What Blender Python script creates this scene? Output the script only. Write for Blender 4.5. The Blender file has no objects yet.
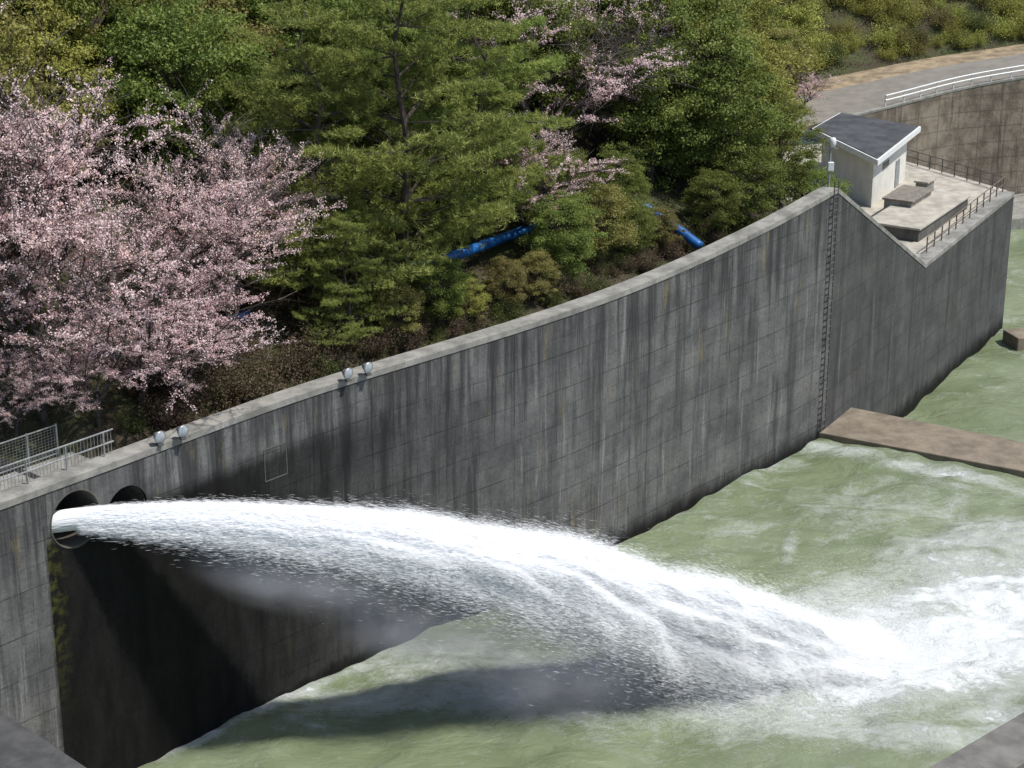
import bpy, bmesh, math, random
import numpy as np
from mathutils import Vector, noise, Matrix
from mathutils.bvhtree import BVHTree
random.seed(7); rng = np.random.default_rng(11)
C = bpy.context.scene.collection
SC = bpy.context.scene
CH = 45.0; F = 2000.0; P = math.radians(20); sP, cP = math.sin(P), math.cos(P)

# ------------------------------------------------------------------ camera, light
cam = bpy.data.cameras.new('camera'); co = bpy.data.objects.new('camera', cam); C.objects.link(co)
co.location = (0, 0, CH); co.rotation_euler = (math.radians(70), 0, 0)
cam.sensor_width = 36; cam.lens = 36 * F / 1024; cam.clip_end = 5000; SC.camera = co
L = Vector((.46, -.14, .87)).normalized()
sun = bpy.data.lights.new('sun', 'SUN'); so = bpy.data.objects.new('sun', sun); C.objects.link(so)
sun.energy = 4.9; sun.angle = math.radians(1.2); sun.color = (1, .965, .90)
so.rotation_euler = L.to_track_quat('Z', 'Y').to_euler(); so.location = (60, -10, 120)
w = bpy.data.worlds.new('World'); SC.world = w; w.use_nodes = True
nt = w.node_tree; sky = nt.nodes.new('ShaderNodeTexSky'); sky.sky_type = 'NISHITA'; sky.sun_disc = False
sky.sun_elevation = math.asin(L.z); sky.sun_rotation = math.atan2(L.x, L.y)
nt.links.new(sky.outputs[0], nt.nodes['Background'].inputs[0]); nt.nodes['Background'].inputs[1].default_value = .15
SC.view_settings.view_transform = 'Standard'; SC.view_settings.look = 'None'; SC.view_settings.exposure = 0

def px2w(u, v, z):
    dx, dy = u - 512, v - 384; t = (CH - z) / (F * sP + dy * cP)
    return Vector((dx * t, (F * cP - dy * sP) * t, z))
def proj(x, y, z):
    h = CH - z; dep = y * cP + h * sP; up = y * sP - h * cP
    return 512 + F * x / dep, 384 - F * up / dep

# ------------------------------------------------------------------ helpers
def link(o):
    C.objects.link(o); return o
def tag(o, label=None, cat=None, group=None, kind=None):
    if label: o['label'] = label
    if cat: o['category'] = cat
    if group: o['group'] = group
    if kind: o['kind'] = kind
    return o
def empty(name, loc, label=None, cat=None, group=None):
    o = bpy.data.objects.new(name, None); link(o); o.location = loc
    return tag(o, label, cat, group)
def copy_tree(o, parent=None):
    c = o.copy(); C.objects.link(c)
    if parent: c.parent = parent
    for ch in list(o.children): copy_tree(ch, c)
    return c
class MB:
    def __init__(s): s.v = []; s.f = []
    def add(s, vs, fs):
        n = len(s.v); s.v += [tuple(a) for a in vs]; s.f += [tuple(i + n for i in f) for f in fs]
    def box(s, c, d, rz=0, ax=None):
        c = Vector(c); X, Y, Z = (Vector((math.cos(rz), math.sin(rz), 0)), Vector((-math.sin(rz), math.cos(rz), 0)), Vector((0, 0, 1))) if ax is None else ax
        vs = [c + X * (d[0] / 2 * i) + Y * (d[1] / 2 * j) + Z * (d[2] / 2 * k) for k in (-1, 1) for j in (-1, 1) for i in (-1, 1)]
        s.add(vs, [(0, 2, 3, 1), (4, 5, 7, 6), (0, 1, 5, 4), (2, 6, 7, 3), (0, 4, 6, 2), (1, 3, 7, 5)])
    def bar(s, p, q, r, n=6, r2=None):
        p = Vector(p); q = Vector(q); d = q - p
        if d.length < 1e-6: return
        r2 = r if r2 is None else r2; d.normalize()
        a = d.orthogonal().normalized(); b = d.cross(a)
        vs = []
        for k in range(n):
            t = 2 * math.pi * k / n; o = a * math.cos(t) + b * math.sin(t)
            vs.append(p + o * r); vs.append(q + o * r2)
        fs = [(2 * k, 2 * ((k + 1) % n), 2 * ((k + 1) % n) + 1, 2 * k + 1) for k in range(n)]
        fs += [tuple(2 * k for k in range(n))[::-1], tuple(2 * k + 1 for k in range(n))]
        s.add(vs, fs)
    def tube(s, pts, r, n=8):
        for a, b in zip(pts[:-1], pts[1:]): s.bar(a, b, r, n)
    def hose(s, pts, r, n=12):
        vs = []; m = len(pts)
        for i, p in enumerate(pts):
            d = (pts[min(i + 1, m - 1)] - pts[max(i - 1, 0)]).normalized(); a = d.cross(Vector((0, 0, 1))).normalized(); b = a.cross(d)
            for k in range(n):
                t = 2 * math.pi * k / n; vs.append(p + (a * math.cos(t) + b * math.sin(t)) * r)
        fs = [(i * n + k, i * n + (k + 1) % n, (i + 1) * n + (k + 1) % n, (i + 1) * n + k) for i in range(m - 1) for k in range(n)]
        s.add(vs, fs + [tuple(range(n)), tuple(range((m - 1) * n, m * n))])
    def prism(s, pts, z0, z1):
        n = len(pts)
        vs = [(p[0], p[1], z0) for p in pts] + [(p[0], p[1], z1) for p in pts]
        s.add(vs, [tuple(range(n))[::-1], tuple(range(n, 2 * n))] + [(i, (i + 1) % n, n + (i + 1) % n, n + i) for i in range(n)])
    def lathe(s, prof, c, axis, n=20):
        c = Vector(c); axis = Vector(axis).normalized(); a = axis.orthogonal().normalized(); b = axis.cross(a)
        vs = []; m = len(prof)
        for r, h in prof:
            for k in range(n):
                t = 2 * math.pi * k / n; vs.append(c + axis * h + (a * math.cos(t) + b * math.sin(t)) * r)
        fs = [(i * n + k, i * n + (k + 1) % n, (i + 1) * n + (k + 1) % n, (i + 1) * n + k) for i in range(m - 1) for k in range(n)]
        s.add(vs, fs)
    def build(s, name, mat, parent=None, smooth=False, bevel=0):
        off = Vector(parent.location) if parent else Vector((0, 0, 0))
        me = bpy.data.meshes.new(name); me.from_pydata([(v[0] - off.x, v[1] - off.y, v[2] - off.z) for v in s.v], [], s.f); me.update()
        bm = bmesh.new(); bm.from_mesh(me); bmesh.ops.recalc_face_normals(bm, faces=bm.faces[:]); bm.to_mesh(me); bm.free()
        me.materials.append(mat)
        if smooth: me.polygons.foreach_set('use_smooth', [True] * len(me.polygons))
        o = bpy.data.objects.new(name, me); link(o)
        if parent: o.parent = parent
        if bevel:
            m = o.modifiers.new('b', 'BEVEL'); m.width = bevel; m.segments = 2; m.limit_method = 'ANGLE'
        return o
def np_mesh(name, V, k, mat, parent=None):
    n = len(V) // k
    me = bpy.data.meshes.new(name); me.vertices.add(n * k); me.vertices.foreach_set('co', np.ascontiguousarray(V, dtype=np.float32).ravel())
    me.loops.add(n * k); me.loops.foreach_set('vertex_index', np.arange(n * k, dtype=np.int32))
    me.polygons.add(n); me.polygons.foreach_set('loop_start', np.arange(0, n * k, k, dtype=np.int32))
    try: me.polygons.foreach_set('loop_total', np.full(n, k, dtype=np.int32))
    except Exception: pass
    me.update(calc_edges=True); me.validate(); me.materials.append(mat)
    o = bpy.data.objects.new(name, me); link(o)
    if parent: o.parent = parent
    return o
def nrm(a): return a / np.maximum(np.linalg.norm(a, axis=1, keepdims=True), 1e-9)
def leafquads(c, size, bias=None, asp=.55, b=0.5):
    n = len(c); N = nrm(rng.normal(size=(n, 3)))
    if bias is not None: N = nrm(N * (1 - b) + bias * b)
    A = nrm(np.cross(N, rng.normal(size=(n, 3)))); B = np.cross(N, A)
    s = np.asarray(size).reshape(-1, 1)
    return np.stack([c - A * s, c - B * s * asp, c + A * s, c + B * s * asp], 1).reshape(-1, 3)

# ------------------------------------------------------------------ material helpers
def newmat(name):
    m = bpy.data.materials.new(name); m.use_nodes = True
    return m, m.node_tree, m.node_tree.nodes['Principled BSDF']
class G:
    def __init__(s, t): s.t = t
    def n(s, typ, **k):
        o = s.t.nodes.new(typ)
        for a, v in k.items(): setattr(o, a, v)
        return o
    def set(s, sock, v):
        if hasattr(v, 'links'): s.t.links.new(v, sock)
        else: sock.default_value = v
    def math(s, op, a, b=None, c=None, clamp=False):
        o = s.n('ShaderNodeMath', operation=op, use_clamp=clamp); s.set(o.inputs[0], a)
        if b is not None: s.set(o.inputs[1], b)
        if c is not None: s.set(o.inputs[2], c)
        return o.outputs[0]
    def ss(s, x, a, b):
        o = s.n('ShaderNodeMapRange', interpolation_type='SMOOTHSTEP'); s.set(o.inputs[0], x); o.inputs[1].default_value = a; o.inputs[2].default_value = b
        return o.outputs[0]
    def noise(s, vec, scale, detail=4, rough=.6, dist=0):
        o = s.n('ShaderNodeTexNoise'); s.set(o.inputs['Vector'], vec); o.inputs['Scale'].default_value = scale
        o.inputs['Detail'].default_value = detail; o.inputs['Roughness'].default_value = rough; o.inputs['Distortion'].default_value = dist
        return o.outputs['Fac']
    def mapping(s, vec, scale=(1, 1, 1), loc=(0, 0, 0), rot=(0, 0, 0)):
        o = s.n('ShaderNodeMapping'); s.set(o.inputs[0], vec); o.inputs['Scale'].default_value = scale; o.inputs['Location'].default_value = loc; o.inputs['Rotation'].default_value = rot
        return o.outputs[0]
    def mix(s, f, a, b, typ='MIX'):
        o = s.n('ShaderNodeMix', data_type='RGBA', blend_type=typ); s.set(o.inputs[0], f)
        s.set(o.inputs[6], a if hasattr(a, 'links') else (*a, 1)); s.set(o.inputs[7], b if hasattr(b, 'links') else (*b, 1))
        return o.outputs[2]
    def bump(s, h, st, d=.05):
        o = s.n('ShaderNodeBump'); s.set(o.inputs['Height'], h); o.inputs['Strength'].default_value = st; o.inputs['Distance'].default_value = d
        return o.outputs[0]
def simple(name, c, rough=.6, metal=0, var=.25, sc=3, c2=None):
    m, t, b = newmat(name); g = G(t); co_ = g.n('ShaderNodeTexCoord').outputs['Object']
    f = g.ss(g.noise(co_, sc, 5), .3, .7)
    d = c2 if c2 else tuple(x * (1 - var * 1.6) for x in c)
    t.links.new(g.mix(f, d, c), b.inputs['Base Color']); b.inputs['Roughness'].default_value = rough; b.inputs['Metallic'].default_value = metal
    t.links.new(g.bump(g.noise(co_, sc * 8, 4), .25, .02), b.inputs['Normal'])
    return m
def concrete(name, lo, hi, streak=True, stain=(.03, .028, .02)):
    m, t, b = newmat(name); g = G(t); co_ = g.n('ShaderNodeTexCoord').outputs['Object']
    c = g.mix(g.ss(g.noise(co_, .9, 6, .65), .3, .7), lo, hi)
    c = g.mix(g.math('MULTIPLY', g.ss(g.noise(co_, 7, 5, .7), .5, .75), .4), c, stain)
    if streak:
        v = g.noise(g.mapping(co_, (1.6, 1.6, .12)), 1.3, 5, .7)
        c = g.mix(g.math('MULTIPLY', g.ss(v, .5, .7), .55), c, stain)
    t.links.new(c, b.inputs['Base Color']); b.inputs['Roughness'].default_value = .85
    t.links.new(g.bump(g.noise(co_, 14, 6, .7), .35, .03), b.inputs['Normal'])
    return m
def leafmat(name, c1, c2, tr=.3, c3=None, clump=.5, vr=.35, q3=.9):
    m, t, b = newmat(name); g = G(t)
    geo = g.n('ShaderNodeNewGeometry'); oi = g.n('ShaderNodeObjectInfo'); co_ = g.n('ShaderNodeTexCoord').outputs['Object']
    f = g.math('ADD', g.math('MULTIPLY', geo.outputs['Random Per Island'], 1 - clump), g.math('MULTIPLY', g.ss(g.noise(co_, .55, 3), .35, .65), clump))
    col = g.mix(f, c1, c2)
    if c3: col = g.mix(g.math('GREATER_THAN', geo.outputs['Random Per Island'], q3), col, c3)
    hs = g.n('ShaderNodeHueSaturation'); t.links.new(col, hs.inputs['Color'])
    t.links.new(g.math('MULTIPLY_ADD', oi.outputs['Random'], vr, 1.15 - vr), hs.inputs['Value'])
    t.links.new(g.math('MULTIPLY_ADD', oi.outputs['Random'], .025, .485), hs.inputs['Hue'])
    t.links.new(hs.outputs[0], b.inputs['Base Color']); b.inputs['Roughness'].default_value = .55; b.inputs['Specular IOR Level'].default_value = .25
    tl = g.n('ShaderNodeBsdfTranslucent'); t.links.new(hs.outputs[0], tl.inputs[0])
    mx = g.n('ShaderNodeMixShader'); mx.inputs[0].default_value = tr
    t.links.new(b.outputs[0], mx.inputs[1]); t.links.new(tl.outputs[0], mx.inputs[2]); t.links.new(mx.outputs[0], t.nodes['Material Output'].inputs[0])
    return m

# ------------------------------------------------------------------ the curve of the basin wall
raw = [(0, 503, 14.3), (100, 467, 14.3), (200, 430, 14.3), (300, 394, 14.3), (400, 363, 14.3), (500, 333, 14.3), (600, 300, 14.3),
       (680, 268, 14.35), (740, 240, 14.75), (790, 215, 15.15), (838, 188, 15.6)]
pts = [px2w(u, v, z) for u, v, z in raw]
pts = [Vector((-39.3, 48.2, 14.3)), Vector((-29, 60, 14.3))] + pts
def catmull(ps, n=10):
    out = []
    for i in range(len(ps) - 1):
        p0 = ps[max(i - 1, 0)]; p1 = ps[i]; p2 = ps[i + 1]; p3 = ps[min(i + 2, len(ps) - 1)]
        for k in range(n):
            t = k / n
            out.append(.5 * ((2 * p1) + (p2 - p0) * t + (2 * p0 - 5 * p1 + 4 * p2 - p3) * t * t + (3 * p1 - p0 - 3 * p2 + p3) * t ** 3))
    out.append(ps[-1].copy()); return out
W1 = catmull(pts, 8)
for it in range(12):
    W1 = [W1[0]] + [(W1[i - 1] + 2 * W1[i] + W1[i + 1]) / 4 for i in range(1, len(W1) - 1)] + [W1[-1]]
PA = W1[-1]; PB = Vector((27.8, 129.1, 6.6)); PC = Vector((37.6, 145.6, 7.3))
W2 = [PA.lerp(PB, k / 8) for k in range(1, 9)] + [PB.lerp(PC, k / 8) for k in range(1, 9)]
WALL = W1 + W2
S = [0]
for a, b in zip(WALL[:-1], WALL[1:]): S.append(S[-1] + (Vector((b.x - a.x, b.y - a.y))).length)
def tang(i):
    a = WALL[max(i - 1, 0)]; b = WALL[min(i + 1, len(WALL) - 1)]; d = Vector((b.x - a.x, b.y - a.y, 0)); return d.normalized()
NB = [Vector((-tang(i).y, tang(i).x, 0)) for i in range(len(WALL))]       # pointing behind the wall
def wall_px(u, v):
    best = None
    for i in range(len(WALL) - 1):
        for k in range(10):
            p = WALL[i].lerp(WALL[i + 1], k / 10); dy = v - 384
            h = p.y * (F * sP + dy * cP) / (F * cP - dy * sP); uu = 512 + p.x / h * (F * sP + dy * cP)
            if best is None or abs(uu - u) < best[0]: best = (abs(uu - u), Vector((p.x, p.y, CH - h)), S[i] + (S[i + 1] - S[i]) * k / 10, NB[i], tang(i), p.z)
    return best[1:]
s50 = wall_px(50, 600)[1]
SA = S[len(W1) - 1]

# wall concrete
wallm, t, b = newmat('weathered_concrete'); g = G(t)
uv = g.n('ShaderNodeUVMap').outputs[0]; sx = g.n('ShaderNodeSeparateXYZ'); t.links.new(uv, sx.inputs[0]); su, sz = sx.outputs[0], sx.outputs[1]
base = g.mix(g.ss(g.noise(uv, .35, 6, .65), .3, .7), (.092, .092, .090), (.172, .170, .162))
br = g.n('ShaderNodeTexBrick', offset=0.0); t.links.new(uv, br.inputs['Vector']); br.inputs['Scale'].default_value = 1
br.inputs['Brick Width'].default_value = 1.82; br.inputs['Row Height'].default_value = .93; br.inputs['Mortar Size'].default_value = .03; br.inputs['Mortar Smooth'].default_value = .5
br.inputs['Color1'].default_value = (1.05, 1.05, 1.05, 1); br.inputs['Color2'].default_value = (.62, .64, .68, 1); br.inputs['Mortar'].default_value = (.3, .29, .28, 1); br.inputs['Bias'].default_value = 0
base = g.mix(g.math('MULTIPLY', g.ss(g.noise(uv, .45, 5, .7), .36, .62), .7), base, g.mix(1, base, br.outputs['Color'], 'MULTIPLY'))
def line(x, period, wd, off=0):
    return g.math('LESS_THAN', g.math('ABSOLUTE', g.math('SUBTRACT', g.math('FRACT', g.math('DIVIDE', g.math('SUBTRACT', x, off), period)), .5)), wd / period / 2)
ln = g.math('MAXIMUM', line(sz, 1.86, .05), line(su, 9.1, .10, s50 - 4.55))
base = g.mix(g.math('MULTIPLY', g.ss(g.noise(g.mapping(uv, (.22, .30, 1), (4, 1, 0)), 1.2, 7, .75), .46, .68), .45), base, (.036, .036, .037))
base = g.mix(g.math('MULTIPLY', g.ss(g.noise(g.mapping(uv, (.5, .5, 1), (14, 11, 0)), 1, 7, .75), .5, .72), .35), base, (.20, .198, .19))
st2 = g.noise(g.mapping(uv, (1.9, .10, 1), (9, 3, 0)), 1.0, 7, .72)
base = g.mix(g.math('MULTIPLY', g.ss(st2, .54, .69), .7), base, (.29, .285, .27))
st1 = g.noise(g.mapping(uv, (1.1, .07, 1)), 1.0, 7, .73)
base = g.mix(g.math('MULTIPLY', g.ss(st1, .48, .64), .7), base, (.034, .033, .033))
top = g.ss(sz, 7.0, 15.0)
drip = g.ss(g.math('ADD', g.noise(g.mapping(uv, (.9, .045, 1), (2, 7, 0)), 1.3, 7, .76), g.math('MULTIPLY', top, .15)), .56, .72)
base = g.mix(g.math('MULTIPLY', drip, .8), base, (.025, .025, .026))
och = g.ss(g.noise(g.mapping(uv, (1.5, .22, 1), (5, 5, 0)), .8, 6, .7), .58, .70)
base = g.mix(g.math('MULTIPLY', och, .6), base, (.22, .175, .08))
base = g.mix(g.math('MULTIPLY', g.math('MULTIPLY', ln, .65), g.ss(g.noise(uv, .8, 5, .7), .38, .6)), base, (.020, .019, .018))
fine = g.noise(uv, 6, 6, .75)
base = g.mix(g.math('MULTIPLY', g.ss(fine, .42, .75), .5), base, (.035, .034, .034))
base = g.mix(g.math('MULTIPLY', g.ss(su, SA - .3, SA + .3), .5), base, (.028, .028, .028))
edge_n = g.noise(g.mapping(uv, (.8, .25, 1)), 1.2, 5, .7)
sze = g.math('ADD', sz, g.math('MULTIPLY', g.ss(su, SA - .1, SA + .1), 3.4))
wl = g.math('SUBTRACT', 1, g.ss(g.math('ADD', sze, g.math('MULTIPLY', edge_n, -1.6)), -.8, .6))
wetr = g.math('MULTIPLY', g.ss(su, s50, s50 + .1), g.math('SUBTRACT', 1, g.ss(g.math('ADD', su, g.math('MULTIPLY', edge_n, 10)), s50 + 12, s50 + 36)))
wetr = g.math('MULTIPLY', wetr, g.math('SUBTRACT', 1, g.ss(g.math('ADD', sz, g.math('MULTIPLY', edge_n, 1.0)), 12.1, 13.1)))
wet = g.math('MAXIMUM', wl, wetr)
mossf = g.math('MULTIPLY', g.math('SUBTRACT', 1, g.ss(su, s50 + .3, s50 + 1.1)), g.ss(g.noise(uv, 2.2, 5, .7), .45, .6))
wet_shade_c = g.mix(g.ss(g.noise(g.mapping(uv, (1, .3, 1)), 1.2, 6, .7), .35, .75), (.003, .003, .003), (.012, .011, .010))  # wet concrete, painted near black so the jet's cast shadow blends in
wet_shade_c = g.mix(g.math('MULTIPLY', mossf, g.ss(sz, 3, 10)), wet_shade_c, (.05, .05, .010))
base = g.mix(g.math('MULTIPLY', wet, .97), base, wet_shade_c)
t.links.new(base, b.inputs['Base Color'])
t.links.new(g.math('MULTIPLY_ADD', wet, -.15, .3), b.inputs['Specular IOR Level'])
t.links.new(g.math('MULTIPLY_ADD', wet, -.2, .9), b.inputs['Roughness'])
t.links.new(g.bump(g.math('ADD', g.noise(uv, 5, 7, .7), g.math('MULTIPLY', ln, -.8)), .45, .06), b.inputs['Normal'])
coping_m = concrete('pale_coping_concrete', (.15, .145, .13), (.31, .30, .27), False, (.06, .055, .045))
conc_m = concrete('grey_concrete', (.17, .165, .145), (.30, .29, .26))
conc_l = concrete('light_concrete', (.28, .255, .21), (.46, .425, .36), False, (.12, .11, .09))
conc_d = concrete('dark_concrete', (.06, .058, .053), (.12, .115, .105))
conc_b = concrete('brown_stained_concrete', (.13, .105, .075), (.23, .19, .14), False, (.06, .05, .035))
steel_m = simple('galvanised_steel', (.42, .43, .43), .45, .5)
dark_steel = simple('dark_steel', (.09, .09, .09), .5, .3)
white_m = simple('white_paint', (.75, .76, .75), .45, 0, .12)

root = empty('basin_wall', WALL[len(W1) // 2] * 1.0, 'long curved grey concrete basin wall stained with dark streaks, water jet bursting from it', 'wall')
root.location.z = -8
TH = 1.0
def loft_wall(name, z0f, z1f, front, back, mat, rng_i=None, parent=None):
    ids = list(rng_i if rng_i is not None else range(len(WALL))); vs = []; fs = []
    for i in ids:
        p = WALL[i]; f_ = p - NB[i] * front; k_ = p + NB[i] * back
        z0, z1 = z0f(p, i), z1f(p, i)
        vs += [(f_.x, f_.y, z0), (f_.x, f_.y, z1), (k_.x, k_.y, z1), (k_.x, k_.y, z0)]
    n = len(ids)
    for j in range(n - 1):
        a = 4 * j; c = a + 4
        for q in range(4): fs.append((a + q, c + q, c + (q + 1) % 4, a + (q + 1) % 4))
    fs.append((0, 1, 2, 3)); fs.append((4 * n - 1, 4 * n - 2, 4 * n - 3, 4 * n - 4))
    off = parent.location if parent else Vector((0, 0, 0))
    me = bpy.data.meshes.new(name); me.from_pydata([(v[0] - off.x, v[1] - off.y, v[2] - off.z) for v in vs], [], fs)
    uvl = me.uv_layers.new(name='UVMap')
    for pl in me.polygons:
        for li in pl.loop_indices:
            vi = me.loops[li].vertex_index; uvl.data[li].uv = (S[ids[vi // 4]], vs[vi][2] + (0 if vi % 4 < 2 else (.6 if vi % 4 == 2 else 0)))
    bm = bmesh.new(); bm.from_mesh(me); bmesh.ops.recalc_face_normals(bm, faces=bm.faces[:]); bm.to_mesh(me); bm.free()
    me.materials.append(mat); o = bpy.data.objects.new(name, me); link(o)
    if parent: o.parent = parent
    return o
body = loft_wall('wall_body', lambda p, i: -9, lambda p, i: p.z - .28, 0, TH, wallm, None, root)
h1 = wall_px(76, 519); h2 = wall_px(128, 510); RO = 1.2
cut = []
for h, r_ in ((h1, RO), (h2, 1.05)):
    m = MB(); m.bar(h[0] - h[2] * 2, h[0] + h[2] * 4, r_, 40); cut.append(m.build('cutter', wallm))
bpy.context.view_layer.update()
for c in cut:
    md = body.modifiers.new('bo', 'BOOLEAN'); md.object = c; md.operation = 'DIFFERENCE'; md.solver = 'EXACT'
bpy.context.view_layer.update()
dg = bpy.context.evaluated_depsgraph_get(); me = bpy.data.meshes.new_from_object(body.evaluated_get(dg))
body.modifiers.clear(); body.data = me
for c in cut: bpy.data.objects.remove(c)
loft_wall('coping', lambda p, i: p.z - .28, lambda p, i: p.z, .035, TH - .02, coping_m, None, root)
liner = concrete('outlet_liner', (.03, .026, .022), (.07, .06, .048), False)
for h, r_ in ((h1, RO), (h2, 1.05)):
    m = MB(); m.lathe([(.01, -5.9), (r_ - .04, -5.9), (r_ - .04, -.12), (r_ + .02, -.12)], h[0], -h[2], 40)
    m.build('outlet_pipe', liner, root, True)
m = MB(); m.lathe([(RO - .02, -.12), (RO - .02, .012), (RO + .045, .012), (RO + .045, -.03)], h1[0], -h1[2], 48); m.build('outlet_rim', concrete('rim_concrete', (.05, .043, .034), (.10, .088, .07), False), root, True)
hh = wall_px(275, 462); m = MB()
ax = (hh[3], hh[2], Vector((0, 0, 1)))
for du, dz, sx_, sz_ in ((0, .75, 1.3, .05), (0, -.75, 1.3, .05), (-.65, 0, .05, 1.5), (.65, 0, .05, 1.5)):
    m.box(hh[0] + hh[3] * du + Vector((0, 0, dz)) - hh[2] * .005, (sx_, .04, sz_), ax=ax)
m.build('hatch_frame', conc_d, root)

# ------------------------------------------------------------------ terrain behind the wall
bd = []
for i in range(0, len(W1)):
    p = WALL[i] + NB[i] * (TH - .1); u_, _ = proj(p.x, p.y, 13)
    bd.append([p.x, p.y, 13.4 if u_ < 130 else 12.9, -.75, .65, 0., 4.5 if u_ < 130 else 1.2])
ext = [(20.2, 122, 10.5, -.8, .6, 0), (20.6, 130, 7.2, -.8, .6, 0), (20.6, 145, 6.6, -.8, .6, 0), (21, 160, 6.3, -.7, .7, .0), (24.5, 170, 6.1, -.5, .85, .6), (30, 175.3, 6.4, -.35, .93, 1),
       (35.3, 178, 7.1, -.2, .98, 1), (41.1, 181.5, 7.7, -.08, 1, 1), (47.6, 183.5, 8.4, 0, 1, 1), (60, 188, 9.3, 0, 1, 1), (80, 197, 10.5, .05, 1, 1), (120, 210, 12, .1, 1, 1)]
sm = catmull([Vector(bd[-1][:3])] + [Vector(e[:3]) for e in ext], 6)
allq = [bd[-1][:6]] + [list(e) for e in ext]
for i in range(len(allq) - 1):
    for k in range(1, 7):
        p = sm[i * 6 + k]; f = k / 6; r_ = [allq[i][j] + (allq[i + 1][j] - allq[i][j]) * f for j in (3, 4, 5)]
        bd.append([p.x, p.y, p.z, *r_, 1.0])
ds = [0]; st = .7
while ds[-1] < 420:
    ds.append(ds[-1] + st)
    if ds[-1] > 45: st *= 1.12
RW = 12.5
def hprof(q, d):
    x, y, zb, ux, uy, wr, flat = q
    zh = zb + .46 * max(0, d - flat) - .0006 * max(0, d - 60) ** 2 * .5
    zr = zb + .03 * d if d < RW else zb + .03 * RW + .60 * (d - RW) - .0006 * max(0, d - 60) ** 2 * .5
    z = zh * (1 - wr) + zr * wr
    px, py = x + ux * d, y + uy * d
    amp = min(1, max(0, d - (flat if wr < .5 else RW)) / 4)
    z += amp * (1.1 * noise.noise((px * .11, py * .11, 3)) + .35 * noise.noise((px * .5, py * .5, 8)))
    return Vector((px, py, z))
HV = []; nd = len(ds)
for q in bd:
    for d in ds: HV.append(hprof(q, d))
HF = []
for i in range(len(bd) - 1):
    for j in range(nd - 1):
        a = i * nd + j; HF.append((a, a + nd, a + nd + 1, a + 1))
me = bpy.data.meshes.new('hillside'); me.from_pydata(HV, [], HF); me.polygons.foreach_set('use_smooth', [True] * len(HF)); me.update()
hm, t, b = newmat('forest_floor'); g = G(t); oc = g.n('ShaderNodeTexCoord').outputs['Object']
c = g.mix(g.ss(g.noise(oc, .25, 6, .7), .38, .6), (.055, .04, .024), (.06, .073, .022))
c = g.mix(g.math('MULTIPLY', g.ss(g.noise(oc, 2.5, 6, .75), .5, .7), .6), c, (.10, .075, .042))
t.links.new(c, b.inputs['Base Color']); b.inputs['Roughness'].default_value = .95
t.links.new(g.bump(g.noise(oc, 3, 7, .75), .9, .25), b.inputs['Normal'])
me.materials.append(hm)
tag(link(bpy.data.objects.new('hillside', me)), kind='structure')
bvh = BVHTree.FromPolygons(HV, HF)
def T(u, v):
    d = Vector(((u - 512), F * cP - (v - 384) * sP, -F * sP - (v - 384) * cP)).normalized()
    r = bvh.ray_cast(Vector((0, 0, CH)), d); return r[0]
m = MB(); m.add([(-3000, -3000, -9), (3000, -3000, -9), (3000, 3000, -9), (-3000, 3000, -9)], [(0, 1, 2, 3)])
tag(m.build('ground', hm), kind='structure')
def strip(name, d0, d1, lift, mat):
    vs = []; fs = []; rows = [q for q in bd if q[5] > .55]
    dd = [d0 + (d1 - d0) * k / 8 for k in range(9)]
    for q in rows:
        for d in dd:
            p = hprof(q, d); vs.append((p.x, p.y, p.z + lift))
    for i in range(len(rows) - 1):
        for j in range(8): a = i * 9 + j; fs.append((a, a + 9, a + 10, a + 1))
    m = MB(); m.add(vs, fs); return tag(m.build(name, mat), kind='structure')
asph = simple('worn_asphalt', (.22, .20, .17), .9, 0, .15, .9)
dirt = simple('tan_dirt', (.34, .26, .165), .95, 0, .35, .8)
strip('road', .5, 8.5, .06, asph); strip('road_shoulder', 8.5, 12.4, .05, dirt)
m = MB(); m.prism([(19.5, 118), (19.3, 115.9), (26.9, 129.4), (36.9, 146.1), (37.9, 149), (32.5, 157.5), (27, 165), (21.5, 163), (19, 158), (19.5, 130)], -9, 6.55)
tag(m.build('platform_pavement', conc_l), kind='structure')
m = MB(); m.prism([(36.2, 146.2), (37.2, 150), (41.2, 172), (46.2, 174.6), (62, 181), (90, 192), (90, 203), (24, 172), (26, 160)], -9, -2.6)
tag(m.build('bank_ledge', conc_m), kind='structure')
path_ids = [i for i in range(len(W1)) if proj(WALL[i].x, WALL[i].y, 13)[0] < 135]
m = MB(); vs = []
for i in path_ids:
    for d in (TH + .06, 3.6):
        p = WALL[i] + NB[i] * d; vs.append((p.x, p.y, 13.62))
m.add(vs, [(2 * k, 2 * k + 2, 2 * k + 3, 2 * k + 1) for k in range(len(path_ids) - 1)]); tag(m.build('footpath', conc_m), kind='structure')

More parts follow.
